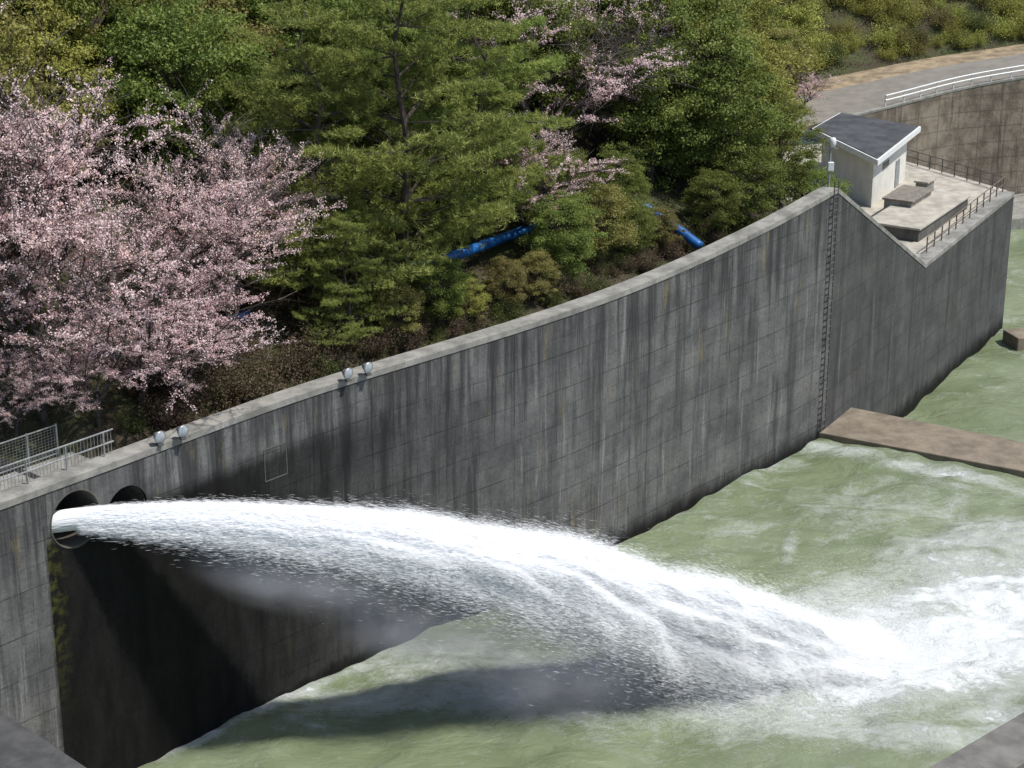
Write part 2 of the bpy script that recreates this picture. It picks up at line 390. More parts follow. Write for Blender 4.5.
# ------------------------------------------------------------------ retaining wall by the road
rw = [(q[0], q[1], q[2]) for q in bd if q[5] > .8]
rr = empty('retaining_wall', (41, 181, -2), 'brown stained concrete retaining wall holding up the road behind the hut', 'wall')
def loft(line, z0, ztop, off0, off1, name, mat, parent):
    m = MB(); vs = []
    for k, p in enumerate(line):
        a = Vector(line[max(k - 1, 0)][:2]); b_ = Vector(line[min(k + 1, len(line) - 1)][:2]); tt = (b_ - a).normalized(); n_ = Vector((-tt.y, tt.x))
        f_ = Vector(p[:2]) - n_ * off0; k_ = Vector(p[:2]) + n_ * off1; zt = p[2] + ztop; zb = z0(p)
        vs += [(f_.x, f_.y, zb), (f_.x, f_.y, zt), (k_.x, k_.y, zt), (k_.x, k_.y, zb)]
    fs = []
    for j in range(len(line) - 1):
        a = 4 * j
        for q in range(4): fs.append((a + q, a + 4 + q, a + 4 + (q + 1) % 4, a + (q + 1) % 4))
    m.add(vs, fs + [(0, 1, 2, 3), (4 * len(line) - 1, 4 * len(line) - 2, 4 * len(line) - 3, 4 * len(line) - 4)]); return m.build(name, mat, parent)
rwm, t, b = newmat('retaining_concrete'); g = G(t); oc = g.n('ShaderNodeTexCoord').outputs['Object']; sp = g.n('ShaderNodeSeparateXYZ'); t.links.new(oc, sp.inputs[0])
c = g.mix(g.ss(g.noise(oc, .5, 6, .7), .35, .65), (.12, .095, .068), (.26, .215, .165))
c = g.mix(g.math('MULTIPLY', g.ss(g.noise(g.mapping(oc, (1.5, 1.5, .15)), 1, 6, .75), .5, .65), .7), c, (.05, .038, .028))
lnh = g.math('LESS_THAN', g.math('FRACT', g.math('DIVIDE', sp.outputs[2], 1.5)), .08)
lnv = g.math('LESS_THAN', g.math('FRACT', g.math('DIVIDE', sp.outputs[0], 2.1)), .06)
c = g.mix(g.math('MULTIPLY', g.math('MAXIMUM', lnh, lnv), .4), c, (.05, .04, .03))
t.links.new(c, b.inputs['Base Color']); b.inputs['Roughness'].default_value = .9
t.links.new(g.bump(g.noise(oc, 5, 6, .7), .6, .08), b.inputs['Normal'])
loft(rw, lambda p: -9, -.02, .25, .3, 'wall_body', rwm, rr)
loft([(p[0], p[1], p[2] + .16) for p in rw], lambda p: p[2] - .18, 0, .29, .34, 'coping', conc_m, rr)
gl = [Vector((p[0], p[1] + .15, p[2] + .16)) for p in rw]
gl = [p for p in gl if proj(*p)[0] > 884]
gr = empty('guardrail', gl[3], 'white guardrail along the edge of the road above the retaining wall', 'guardrail')
def walkline(line, step):
    out = []; acc = 0; out.append(Vector(line[0]))
    for a, b_ in zip(line[:-1], line[1:]):
        a = Vector(a); b_ = Vector(b_); l = (b_ - a).length; pos = step - acc
        while pos <= l: out.append(a.lerp(b_, pos / l)); pos += step
        acc = (acc + l) % step
    return out
for p in walkline(gl, 2.0)[:40]:
    m = MB(); m.bar(p, p + Vector((0, 0, 1.0)), .07, 8); m.build('post', white_m, gr)
for zz, r_ in ((.98, .07), (.55, .07)):
    m = MB(); m.tube([p + Vector((0, -.1, zz)) for p in gl], r_, 6); m.build('rail', white_m, gr)

# ------------------------------------------------------------------ control hut and platform works
Z0 = 6.55
roofq = [px2w(812, 129, 10.6), px2w(878, 161, 10.6), px2w(921, 127, 10.6), px2w(840, 113, 10.6)]
ctr = sum(roofq, Vector()) / 4
hut = empty('control_hut', (ctr.x, ctr.y, Z0), 'small white hut with a flat dark grey roof on the platform', 'building')
wq = [ctr + (p - ctr) * .78 for p in roofq]
m = MB(); m.prism([(p.x, p.y) for p in wq], Z0, 10.24); hw = m.build('wall', simple('cream_render', (.66, .64, .58), .8, 0, .10, 1.2), hut)
rf = MB(); rf.prism([(p.x, p.y) for p in roofq], 10.24, 10.64); rfo = rf.build('roof', white_m, hut)
ins = [ctr + (p - ctr) * .955 for p in roofq]
m = MB(); m.prism([(p.x, p.y) for p in ins], 10.641, 10.70)
rm, t, b = newmat('roof_sheet'); g = G(t); oc = g.n('ShaderNodeTexCoord').outputs['Object']
c = g.mix(g.ss(g.noise(oc, .8, 6, .7), .35, .65), (.035, .037, .041), (.07, .072, .076)); t.links.new(c, b.inputs['Base Color']); b.inputs['Roughness'].default_value = .9
m.build('roof_sheet', rm, hut)
ra = (roofq[2] - roofq[1]).normalized(); rn = Vector((ra.y, -ra.x, 0))
base_r = wq[1]
axr = (ra, rn, Vector((0, 0, 1)))
m = MB(); m.box(base_r + ra * 7.0 + Vector((0, 0, 7.6 - 10.6)), (1.1, .12, 2.1), ax=axr); dr = m.build('door', simple('grey_door', (.28, .30, .31), .5), hut)
m = MB(); m.box(base_r + ra * 3.4 + Vector((0, 0, 9.1 - 10.6)), (1.7, .1, .6), ax=axr); wf = m.build('window', simple('window_frame', (.5, .5, .48), .5), hut)
m = MB(); m.box(base_r + ra * 3.4 + rn * .03 + Vector((0, 0, 9.1 - 10.6)), (1.5, .1, .42), ax=axr); pn = m.build('pane', simple('dark_glass', (.03, .035, .04), .15), hut)
pn.parent = wf
A = (PC - PB); A.z = 0; A.normalize(); Bk = Vector((-A.y, A.x, 0)); axp = (A, Bk, Vector((0, 0, 1)))
def boxthing(name, u, v, z, d, mat, label, cat, lid=None):
    p = px2w(u, v, z); r_ = empty(name, (p.x, p.y, Z0), label, cat)
    m = MB(); m.box((p.x, p.y, (Z0 + z) / 2), (d[0], d[1], z - Z0), ax=axp); m.build('body', mat, r_, bevel=.04)
    m = MB(); m.box((p.x, p.y, z + .08), (d[0] + .25, d[1] + .25, .16), ax=axp); m.build('cover_slab', lid or conc_l, r_, bevel=.03)
    return r_
boxthing('valve_chamber', 919, 210, 7.4, (10.5, 3.8), conc_d, 'wide low concrete chamber with a pale slab top beside the hut', 'concrete chamber')
boxthing('hatch_box', 908, 195, 7.9, (4.2, 2.1), conc_m, 'low box with a grey brown lid on the chamber close to the white hut wall', 'hatch box', simple('grey_brown_lid', (.22, .195, .16), .8))
boxthing('equipment_cabinet', 925, 181, 7.9, (1.6, .9), conc_m, 'small grey cabinet near the back railing of the platform', 'cabinet')
boxthing('concrete_plinth', 950, 204, 6.9, (3.0, 1.8), conc_m, 'low concrete plinth between chamber and platform railing', 'plinth')

def railing(name, line, h, n_rails, step, mat, label, cat, r=.035, bars=0):
    line = [Vector(p) for p in line]; r0 = empty(name, line[0], label, cat)
    for p in walkline(line, step)[:95]:
        m = MB(); m.bar(p, p + Vector((0, 0, h)), r * 1.2, 6); m.build('post', mat, r0)
    for k in range(n_rails):
        zz = h * (k + 1) / n_rails; m = MB(); m.tube([p + Vector((0, 0, zz)) for p in line], r, 6); m.build('rail', mat, r0)
    if bars:
        m = MB()
        for p in walkline(line, bars): m.bar(p + Vector((0, 0, .12)), p + Vector((0, 0, h)), .014, 4)
        m.build('infill_bars', mat, r0)
    return r0
lw = [WALL[i] + NB[i] * .8 for i in range(len(W1) + 8, len(WALL))]
railing('platform_railing', lw, 1.1, 2, 1.5, simple('brown_steel', (.16, .13, .10), .6), 'brown metal railing along the low stretch of wall beside the platform', 'railing', .04)
railing('platform_railing', [(31.8, 158, Z0), (34.9, 153, Z0), (37.6, 148.6, Z0)], 1.1, 2, 1.4, simple('dark_rail', (.11, .10, .09), .6), 'dark metal railing across the back of the platform in front of the retaining wall', 'railing', .04)
idl = [i for i in range(len(W1)) if -60 < proj(WALL[i].x, WALL[i].y, 14.3)[0] < 128]
railing('wall_railing', [WALL[i] + NB[i] * .75 for i in idl], 1.05, 2, 1.9, steel_m, 'pale steel handrail with upright bars on top of the wall above the outlet', 'railing', .035, .17)
idf = [i for i in idl if proj(WALL[i].x, WALL[i].y, 14.3)[0] < 125]
fl = [WALL[i] + NB[i] * 3.7 for i in idf]; fl = [Vector((p.x, p.y, 13.62)) for p in fl]
fn = empty('mesh_fence', fl[-1], 'grey wire mesh fence at the back of the footpath below the cherry blossom', 'fence')
for p in walkline(fl, 2.0) + [fl[-1]]:
    m = MB(); m.bar(p, p + Vector((0, 0, 1.4)), .045, 6); m.build('post', steel_m, fn)
for zz in (1.35, .1):
    m = MB(); m.tube([p + Vector((0, 0, zz)) for p in fl], .03, 5); m.build('rail', steel_m, fn)
m = MB()
for k in range(1, 10): m.tube([p + Vector((0, 0, .1 + .125 * k)) for p in fl], .008, 3)
for p in walkline(fl, .16): m.bar(p + Vector((0, 0, .1)), p + Vector((0, 0, 1.35)), .008, 3)
m.build('wire_mesh', steel_m, fn)

# ladder
la = WALL[len(W1) - 2]; ln_ = NB[len(W1) - 2]; lt = tang(len(W1) - 2)
ladm = simple('rusty_ladder_steel', (.12, .115, .105), .7, .2)
ld = empty('wall_ladder', (la.x, la.y, .5), 'narrow steel ladder running down the wall at the crease near the hut', 'ladder')
q0 = la - ln_ * .22
for s_ in (-1, 1):
    m = MB(); p = q0 + lt * (.24 * s_); m.bar((p.x, p.y, .6), (p.x, p.y, 16.2), .035, 6); m.build('side_rail', ladm, ld)
for k in range(38):
    m = MB(); z_ = .8 + k * .4; a_ = q0 - lt * .24; b_ = q0 + lt * .24; m.bar((a_.x, a_.y, z_), (b_.x, b_.y, z_), .03, 5); m.build('rung', ladm, ld)
for k in range(6):
    m = MB(); z_ = 1.2 + k * 2.6; p = q0; m.bar((p.x, p.y, z_), (p.x + ln_.x * .24, p.y + ln_.y * .24, z_), .05, 5); m.build('bracket', ladm, ld)
mp = PA + NB[len(W1) - 1] * .6
ms = empty('camera_mast', mp, 'slim mast with a white surveillance camera on the highest corner of the wall', 'mast')
m = MB(); m.bar(mp, mp + Vector((0, 0, 2.5)), .07, 8); m.build('pole', steel_m, ms)
m = MB(); m.box(mp + Vector((0, 0, 2.3)), (.9, .07, .07)); m.bar(mp + Vector((-.42, 0, 2.3)), mp + Vector((-.42, 0, 2.75)), .035, 6); m.build('crossarm', steel_m, ms)
m = MB(); m.lathe([(.01, -.3), (.16, -.28), (.2, -.05), (.2, .1), (.15, .25), (.01, .3)], mp + Vector((.1, -.05, 2.68)), (0, 0, 1), 16); m.build('camera_housing', white_m, ms, True)
m = MB(); m.box(mp + Vector((.05, -.1, 1.25)), (.34, .25, .5)); m.build('junction_box', white_m, ms, bevel=.02)
gm, t, b = newmat('lamp_glass'); b.inputs['Base Color'].default_value = (.35, .38, .41, 1); b.inputs['Roughness'].default_value = .12
silver = simple('silver_housing', (.5, .51, .52), .35, .6, .15)
fp = None
labs = ['round floodlight on the wall top, left one of the pair before the dark undergrowth', 'round floodlight on the wall top, right one of the pair before the dark undergrowth',
        'round floodlight on the wall top, the nearer of two closest to the handrail', 'round floodlight on the wall top, the farther of two closest to the handrail']
for (u, v), lb in zip(((348, 381), (368, 375), (160, 445), (183, 439)), labs):
    p = px2w(u, v, 14.32)
    if fp is None:
        fp = empty('floodlight', (0, 0, 0))
        ax_ = Vector((.75, -.62, -.1)).normalized(); cc = Vector((0, 0, .36))
        m = MB(); m.lathe([(.01, -.30), (.10, -.28), (.17, -.17), (.26, -.02), (.28, .05), (.26, .07)], cc, ax_, 28); m.build('housing', silver, fp, True)
        m = MB(); m.lathe([(.255, .055), (.16, .09), (.005, .10)], cc, ax_, 28); m.build('lens', gm, fp, True)
        m = MB(); m.bar((0, 0, .08), cc - ax_ * .2, .04, 6); m.build('bracket', dark_steel, fp)
        m = MB(); m.box((0, 0, .04), (.24, .24, .08), .7); m.build('base', conc_d, fp)
        o = fp
    else: o = copy_tree(fp)
    o.location = p; tag(o, lb, 'floodlight', 'floodlights on top of the basin wall')

# ------------------------------------------------------------------ sill, end wall, near wall
sl = [px2w(812, 431, .35), px2w(1024, 471, .35), px2w(1024, 442, .35), px2w(851, 407, .35)]
dirn = (sl[1] - sl[0]).normalized(); dirf = (sl[2] - sl[3]).normalized()
q = [sl[0] - dirn * 1.2, sl[0] + dirn * 30, sl[3] + dirf * 28, sl[3] - dirf * 1.0]
m = MB(); m.prism([(p.x, p.y) for p in q], -9, .35)
tag(m.build('weir_sill', conc_b, bevel=.05), 'brown flat topped concrete sill crossing the water to the foot of the wall', 'weir')
m = MB(); p = px2w(1030, 338, -3.0); m.box((p.x, p.y, -5), (3.4, 2.2, 5), .3, None); tag(m.build('river_block', conc_b, bevel=.08), 'small brown concrete block in the river at the right edge', 'concrete block')
ew = empty('end_wall', px2w(20, 730, 8), 'low dark concrete cross wall at the bottom left corner', 'wall')
a = px2w(-60, 672, 8); b_ = px2w(85, 768, 8); dn = (b_ - a).normalized(); nn = Vector((dn.y, -dn.x, 0)) * 1
if nn.y > 0: nn = -nn
a = a - dn * 4; b2 = b_ + dn * 14
m = MB(); m.prism([(p.x, p.y) for p in (a, b2, b2 + nn * 3, a + nn * 3)], -9, 7.75); m.build('wall_body', conc_d, ew)
m = MB(); m.prism([(p.x, p.y) for p in (a - nn * .06, b2 - nn * .06, b2 + nn * 3.06, a + nn * 3.06)], 7.752, 8.0); m.build('coping', concrete('end_coping', (.038, .038, .038), (.08, .079, .077), False), ew, bevel=.03)
nw = empty('near_wall', px2w(1000, 745, 14), 'pale topped concrete wall at the bottom right corner opposite the curved wall', 'wall')
a = px2w(925, 771, 14); b_ = px2w(1024, 713, 14); dn = (b_ - a).normalized(); nn = Vector((dn.y, -dn.x, 0))
a = a - dn * 25; b2 = b_ + dn * 45
m = MB(); m.prism([(p.x, p.y) for p in (a, b2, b2 + nn * 1.6, a + nn * 1.6)], -9, 13.7); m.build('wall_body', conc_m, nw)
m = MB(); m.prism([(p.x, p.y) for p in (a - nn * .05, b2 - nn * .05, b2 + nn * 1.7, a + nn * 1.7)], 13.702, 14.0); m.build('coping', concrete('near_coping', (.10, .095, .085), (.20, .19, .17), False), nw, bevel=.03)

# ------------------------------------------------------------------ water
ELL = [(890, 658, 260, 62, -7, 1.15), (700, 686, 210, 38, 4, 1.05), (1000, 612, 170, 66, -14, 1.05), (560, 702, 180, 18, 2, .78), (965, 478, 110, 7, 10, .72), (850, 452, 50, 8, 8, .58),
       (985, 545, 120, 32, -10, .76), (300, 691, 120, 6, -25, .72), (205, 737, 60, 5, -22, .66), (640, 640, 150, 40, 12, .9), (790, 545, 8, 20, 15, .55), (900, 738, 160, 16, 3, .68), (380, 662, 60, 8, -10, .62), (700, 470, 70, 5, -33, .42), (1000, 715, 60, 18, 0, .85), (845, 592, 120, 24, -18, .62), (430, 658, 110, 24, -5, .54), (900, 505, 200, 30, -5, .36), (760, 470, 90, 20, -25, .32), (430, 692, 170, 22, -5, .60), (700, 540, 120, 50, -30, .18)]  # foam around the jet's shadow is added to lighten it
def foam(u, v):
    s_ = 0
    for cx, cy, rx, ry, an, st_ in ELL:
        a = math.radians(an); dx, dy = u - cx, v - cy; x = dx * math.cos(a) + dy * math.sin(a); y = -dx * math.sin(a) + dy * math.cos(a)
        s_ = max(s_, st_ * math.exp(-((x / rx) ** 2 + (y / ry) ** 2) ** 1.3 * .9))
    return s_
def water_mat():
    m, t, b = newmat('milky_green_water'); g = G(t); oc = g.n('ShaderNodeTexCoord').outputs['Object']
    at = g.n('ShaderNodeAttribute', attribute_name='foam').outputs['Fac']
    fl_ = g.mapping(oc, (.7, 1.1, 1), (0, 0, 0), (0, 0, math.radians(-25)))
    n1 = g.noise(fl_, .45, 8, .66, .7); n2 = g.noise(fl_, 2.4, 8, .76, .8)
    c = g.mix(g.ss(g.noise(fl_, .14, 8, .60, .8), .32, .68), (.135, .168, .088), (.20, .235, .142))
    f = g.math('ADD', g.math('MULTIPLY', at, 1.0), g.math('ADD', g.math('MULTIPLY', g.math('SUBTRACT', n1, .5), 1.6), g.math('MULTIPLY', g.math('SUBTRACT', n2, .5), 1.1)))
    soft = g.math('MULTIPLY', g.ss(f, .08, .85), .5); hard = g.ss(f, .48, 1.02)
    ff = g.math('MAXIMUM', soft, hard)
    c = g.mix(ff, c, (.74, .77, .76)); t.links.new(c, b.inputs['Base Color'])
    t.links.new(g.math('MULTIPLY_ADD', ff, .6, .20), b.inputs['Roughness']); b.inputs['IOR'].default_value = 1.33
    h = g.math('ADD', g.noise(fl_, .6, 8, .58, .6), g.math('MULTIPLY', n2, g.math('MULTIPLY_ADD', ff, .5, .09)))
    t.links.new(g.bump(h, .75, .5), b.inputs['Normal']); return m
wm = water_mat()
def water_grid(name, x0, x1, y0, y1, st_, zf, keep, foamf):
    nx = int((x1 - x0) / st_); ny = int((y1 - y0) / st_); vs = []; idx = {}; fo = []
    for j in range(ny + 1):
        for i in range(nx + 1):
            x = x0 + i * st_; y = y0 + j * st_
            if keep(x, y):
                u, v = proj(x, y, zf); fm = foamf(u, v); idx[(i, j)] = len(vs)
                z = zf + .2 * noise.noise((x * .55, y * .8, 0)) + .4 * noise.noise((x * .2, y * .25, 5)) + min(fm, 1) ** 1.5 * (.40 * abs(noise.noise((x * .7, y * .7, 2))) + .28 * abs(noise.noise((x * 1.6, y * 1.6, 7))) + .6 * noise.noise((x * .25, y * .25, 9)))
                vs.append((x, y, z)); fo.append(fm)
    fs = [(idx[(i, j)], idx[(i + 1, j)], idx[(i + 1, j + 1)], idx[(i, j + 1)]) for j in range(ny) for i in range(nx) if (i, j) in idx and (i + 1, j) in idx and (i + 1, j + 1) in idx and (i, j + 1) in idx]
    me = bpy.data.meshes.new(name); me.from_pydata(vs, [], fs); me.polygons.foreach_set('use_smooth', [True] * len(fs))
    a = me.attributes.new('foam', 'FLOAT', 'POINT'); a.data.foreach_set('value', fo); me.materials.append(wm)
    return tag(link(bpy.data.objects.new(name, me)), kind='structure')
sn = Vector((-dirn.y, dirn.x)) ; sn = sn if sn.y > 0 else -sn
def up_keep(x, y): return (Vector((x, y)) - Vector((sl[0].x, sl[0].y))).dot(sn) < 2.0
water_grid('basin_water', -32, 62, 44, 120, .28, 0, up_keep, foam)
def dfoam(u, v): return .02 + .14 * math.exp(-((u - 990) / 40) ** 2 - ((v - 330) / 60) ** 2)
water_grid('river_water', 12, 95, 90, 215, .6, -3.6, lambda x, y: not (Vector((x, y)) - Vector((sl[0].x, sl[0].y))).dot(sn) < 2.0, dfoam)

# ------------------------------------------------------------------ water jet: broad white core feathered with fine spray
def spraymat(name, tr, streaks=False):
    jm, t, b = newmat(name); g = G(t)
    col = (.93, .94, .95, 1); b.inputs['Roughness'].default_value = 1; b.inputs['Specular IOR Level'].default_value = .0; b.inputs['Base Color'].default_value = col
    tl = g.n('ShaderNodeBsdfTranslucent'); tl.inputs[0].default_value = col; mx = g.n('ShaderNodeMixShader'); mx.inputs[0].default_value = tr
    if streaks:
        uv = g.n('ShaderNodeUVMap').outputs[0]
        n1 = g.noise(g.mapping(uv, (.14, 2.4, 1)), 1.6, 9, .68, .35); n3 = g.noise(g.mapping(uv, (.16, .4, 1), (3, 1, 0)), 1.2, 5, .6, .4)
        f = g.math('ADD', g.math('MULTIPLY', n1, .5), g.math('MULTIPLY', n3, .5))
        c = g.mix(g.ss(f, .36, .58), (.62, .65, .67), (.88, .89, .90)); t.links.new(c, b.inputs['Base Color'])  # grey streaks put the plume's soft shading into the core colour
        t.links.new(g.bump(n1, .25, .25), b.inputs['Normal'])
    t.links.new(b.outputs[0], mx.inputs[1]); t.links.new(tl.outputs[0], mx.inputs[2]); t.links.new(mx.outputs[0], t.nodes['Material Output'].inputs[0])
    return jm
jm = spraymat('white_spray', .45); jcore = spraymat('white_water', .15, True)
p0 = np.array(wall_px(76, 519)[0]); land = np.array(px2w(825, 660, 0)); hd = land - p0; hd[2] = 0; R = np.linalg.norm(hd); hd /= R
side = np.array([-hd[1], hd[0], 0]); Tt = math.sqrt(2 * p0[2] / 9.81); V0 = R / Tt
jet = empty('water_jet', tuple(p0), 'powerful white water jet bursting from the round outlet in the wall', 'water jet')
NX, NTH = 440, 160; vs = []; uvs = []; nrmls = []; xsv = []
dropp = 4.905 / V0 ** 2
KD, KL = .68, .108
def fall(x, g_): return dropp * (x / g_) ** 2 * KD + KL * x * (1 if g_ > .9 else 1.0 + (.9 - g_) * 3.0)
for i in range(NX + 1):
    x = -1.3 + (R * 1.10 + 1.3) * i / NX; xx = max(x, 0)
    zu = p0[2] + .44 + .012 * xx - fall(xx, 1.03); zl = p0[2] - .44 - fall(xx, .83)
    zl = max(zl, zu - 4.8); zl = max(zl, min(zu - 1.2, -.6)); zc = (zu + zl) / 2; hh_ = (zu - zl) / 2; hw_ = .42 + .062 * xx
    for k in range(NTH):
        th = 6.2832 * k / NTH; ct, st_ = math.cos(th), math.sin(th)
        amp = min(1, xx / 30)
        nz = noise.noise((x * .22, ct * 1.5, st_ * 1.5 + 3)) * .7 * amp + noise.noise((x * .4, ct * 3, st_ * 3)) * .6 * amp ** .7 + noise.noise((x * .8, ct * 8, st_ * 8)) * .28 * amp ** .4 + noise.noise((x * 1.6, ct * 18, st_ * 18)) * .12
        a_ = hw_ * (1 + nz * .40); bb = hh_ * (1 + nz * (.45 if st_ < 0 else .32))
        p = p0 + hd * (x + nz * .8) + side * (ct * a_); z = zc + st_ * bb
        vs.append((p[0], p[1], z)); uvs.append((x, k / NTH * 8)); nrmls.append((side[0] * ct, side[1] * ct, st_)); xsv.append(x)
fs = [(i * NTH + k, i * NTH + (k + 1) % NTH, (i + 1) * NTH + (k + 1) % NTH, (i + 1) * NTH + k) for i in range(NX) for k in range(NTH)]
m = MB(); m.add(vs, fs); o = m.build('core', jcore, jet, True); ul = o.data.uv_layers.new(name='UVMap'); lv = np.empty(len(o.data.loops), dtype=np.int32); o.data.loops.foreach_get('vertex_index', lv)
ul.data.foreach_set('uv', np.array(uvs)[lv].astype(np.float32).ravel())
vsa = np.array(vs); na = np.array(nrmls); xa = np.array(xsv)
n = 950000
ix = rng.integers(0, len(vsa), n); pos = vsa[ix]; nn_ = na[ix]; x_ = np.maximum(xa[ix], 0); fr = x_ / R
low = nn_[:, 2] < -.2
ex = rng.exponential(1, n) * (.02 + .34 * fr ** .8) * np.where(low, 1.5, .8)
pos = pos + nn_ * (ex - .06)[:, None] + rng.normal(size=(n, 3)) * (.01 + .10 * fr[:, None])
pos[:, 2] -= ex * np.where(low, .35, .15)
slope = -(2 * dropp * KD * x_ + KL); vel = np.repeat(hd[None], n, 0); vel[:, 2] = slope; vel = nrm(vel + rng.normal(size=(n, 3)) * .05)
Nn = nrm(nn_ * .6 + np.array([[.40, -.25, 1.0]]) + rng.normal(size=(n, 3)) * .15); B = nrm(np.cross(vel, Nn))
ln2 = (.05 + .18 * rng.random(n))[:, None]; wd = (.0025 + .0035 * rng.random(n))[:, None]
V = np.stack([pos - vel * ln2, pos - B * wd, pos + vel * ln2, pos + B * wd], 1)
ok = (pos[:, 2] > -.1) & (xa[ix] > .1); V = V[ok].reshape(-1, 3) - p0
np_mesh('spray_streaks', V, 4, jm, jet)
cl = []
for k in range(1300):
    near = k % 3 == 0
    u = random.gauss(835, 50) if near else random.gauss(820, 180); v = (random.gauss(655, 22) if near else random.gauss(652, 28)) - (u - 850) * .16
    if foam(u, v) < .6 or u > 1120: continue
    c0 = px2w(u, v, 0); hgt = random.uniform(1.0, 3.2) if near else random.uniform(.3, 2.0) * (1.3 if 640 < u < 900 else .5); nn_ = 380 if near else 240
    e = rng.exponential(.35, nn_).clip(0, 1.6) * hgt
    a_ = rng.normal(size=(nn_, 2)) * (.6 + .5 * hgt)
    cl.append(np.stack([c0.x + a_[:, 0] + e * .8, c0.y + a_[:, 1] + e * .3, e], 1))
cl = np.concatenate(cl); V = leafquads(cl, .006 + .012 * rng.random(len(cl)), np.array([[.35, -.2, .9]]), .7, .8)
tag(np_mesh('splash_spray', V, 4, jm), 'white spray boiling up where the jet lands', 'spray', kind='stuff')
# mist: soft-edged patches that fade out toward their own surface
mm = bpy.data.materials.new('mist'); mm.use_nodes = True; t = mm.node_tree; t.nodes.remove(t.nodes['Principled BSDF']); g = G(t)
oc = g.n('ShaderNodeTexCoord').outputs['Object']; vl = g.n('ShaderNodeVectorMath', operation='LENGTH'); t.links.new(oc, vl.inputs[0])
fo_ = g.math('SUBTRACT', 1, g.ss(vl.outputs['Value'], .25, .98))
vs_ = g.n('ShaderNodeVolumeScatter'); vs_.inputs['Color'].default_value = (1, 1, 1, 1); vs_.inputs['Anisotropy'].default_value = -.3
t.links.new(g.math('MULTIPLY', g.math('MULTIPLY', fo_, g.ss(g.noise(oc, 1.6, 3, .55), .25, .7)), .34), vs_.inputs['Density'])
t.links.new(vs_.outputs[0], t.nodes['Material Output'].inputs['Volume'])
mist = tag(empty('mist', tuple(p0)), 'thin drifting mist hanging under the water jet', 'mist'); mist['kind'] = 'stuff'
bm = bmesh.new(); bmesh.ops.create_icosphere(bm, subdivisions=3, radius=1.0); sph = bpy.data.meshes.new('mist_patch'); bm.to_mesh(sph); bm.free(); sph.materials.append(mm)
for x, hz in ((9, 1.8), (15, 2.8), (21, 3.6), (27, 4.2)):
    zc = max(p0[2] - 1.0 - fall(x, .68), 2.2); o = bpy.data.objects.new('mist_patch', sph); link(o); o.parent = mist
    p = hd * x - side * .3; o.location = (p[0], p[1], zc - p0[2]); o.rotation_euler = (0, math.radians(20), math.atan2(hd[1], hd[0])); o.scale = (6.0, 2.2 + x * .06, hz)

# ------------------------------------------------------------------ trees
bark = simple('bark', (.10, .075, .055), .9, 0, .4, 4)
bark_d = simple('cherry_bark', (.10, .08, .07), .9, 0, .4, 4)
def cherry(seed, keep=1.0):
    rd = random.Random(seed); tb = MB(); cs = []
    def grow(p, d, ln_, r, lev, on=True):
        segs = 3; q = p
        for s_ in range(segs):
            d = (d + Vector((rd.gauss(0, .12), rd.gauss(0, .12), rd.gauss(.01, .07)))).normalized()
            e = q + d * (ln_ / segs); tb.bar(q, e, r * (1 - .2 * s_), 5 if lev < 3 else 3, r * (1 - .2 * (s_ + 1))); 
            if lev >= 3 and on:
                for _ in range(4 if lev == 3 else 12): cs.append(q.lerp(e, rd.random()) + Vector((rd.gauss(0, .08), rd.gauss(0, .08), rd.gauss(.03, .04))))
            q = e
            if lev < 4 and s_ < 2 and lev > 0:
                nd_ = (d + Vector((rd.gauss(0, .7), rd.gauss(0, .7), rd.gauss(0, .3)))).normalized(); grow(q, nd_, ln_ * .6, r * .5, lev + 1, on if lev != 2 else rd.random() < keep)
        if lev < 4:
            nc = (6, 4, 3, 3)[lev]; a0 = rd.random() * 6.28
            for k in range(nc):
                a = a0 + 6.283 * k / nc + rd.gauss(0, .25); sp_ = (.62, .68, .75, .75)[lev]
                nd_ = (d * (1 - sp_ * .35) + Vector((math.cos(a) * sp_, math.sin(a) * sp_, rd.uniform(-.25, .4) if lev < 2 else rd.uniform(-.3, .15)))).normalized()
                grow(q, nd_, ln_ * (1.55 if lev == 0 else rd.uniform(.6, .95)), r * .55, lev + 1, on if lev != 2 else rd.random() < keep)
    grow(Vector((0, 0, 0)), Vector((0, 0, 1)), 2.2, .26, 0)
    return tb, np.array([tuple(c) for c in cs])
def make_tree(name, tb, V, k, lm, bm_):
    r_ = empty(name, (0, 0, 0)); tb.build('trunk', bm_, r_); np_mesh('crown', V, k, lm, r_); r_.location = (0, 0, -500); return r_
blm = leafmat('cherry_blossom', (.74, .51, .50), (.93, .78, .77), .4, (.40, .26, .17), .5, .15, .95)
cherries = []
for sd, kp in ((3, .52), (8, .52), (11, .34), (12, .25)):
    tb, cs = cherry(sd, kp); cs = np.repeat(cs, 2, 0) + rng.normal(size=(len(cs) * 2, 3)) * .05
    V = leafquads(cs, rng.uniform(.022, .06, len(cs)), np.array([[.2, -.2, 1.]]), .8, .45); cherries.append(make_tree('cherry_tree', tb, V, 4, blm, bark_d))
    print('cherry', len(cs))
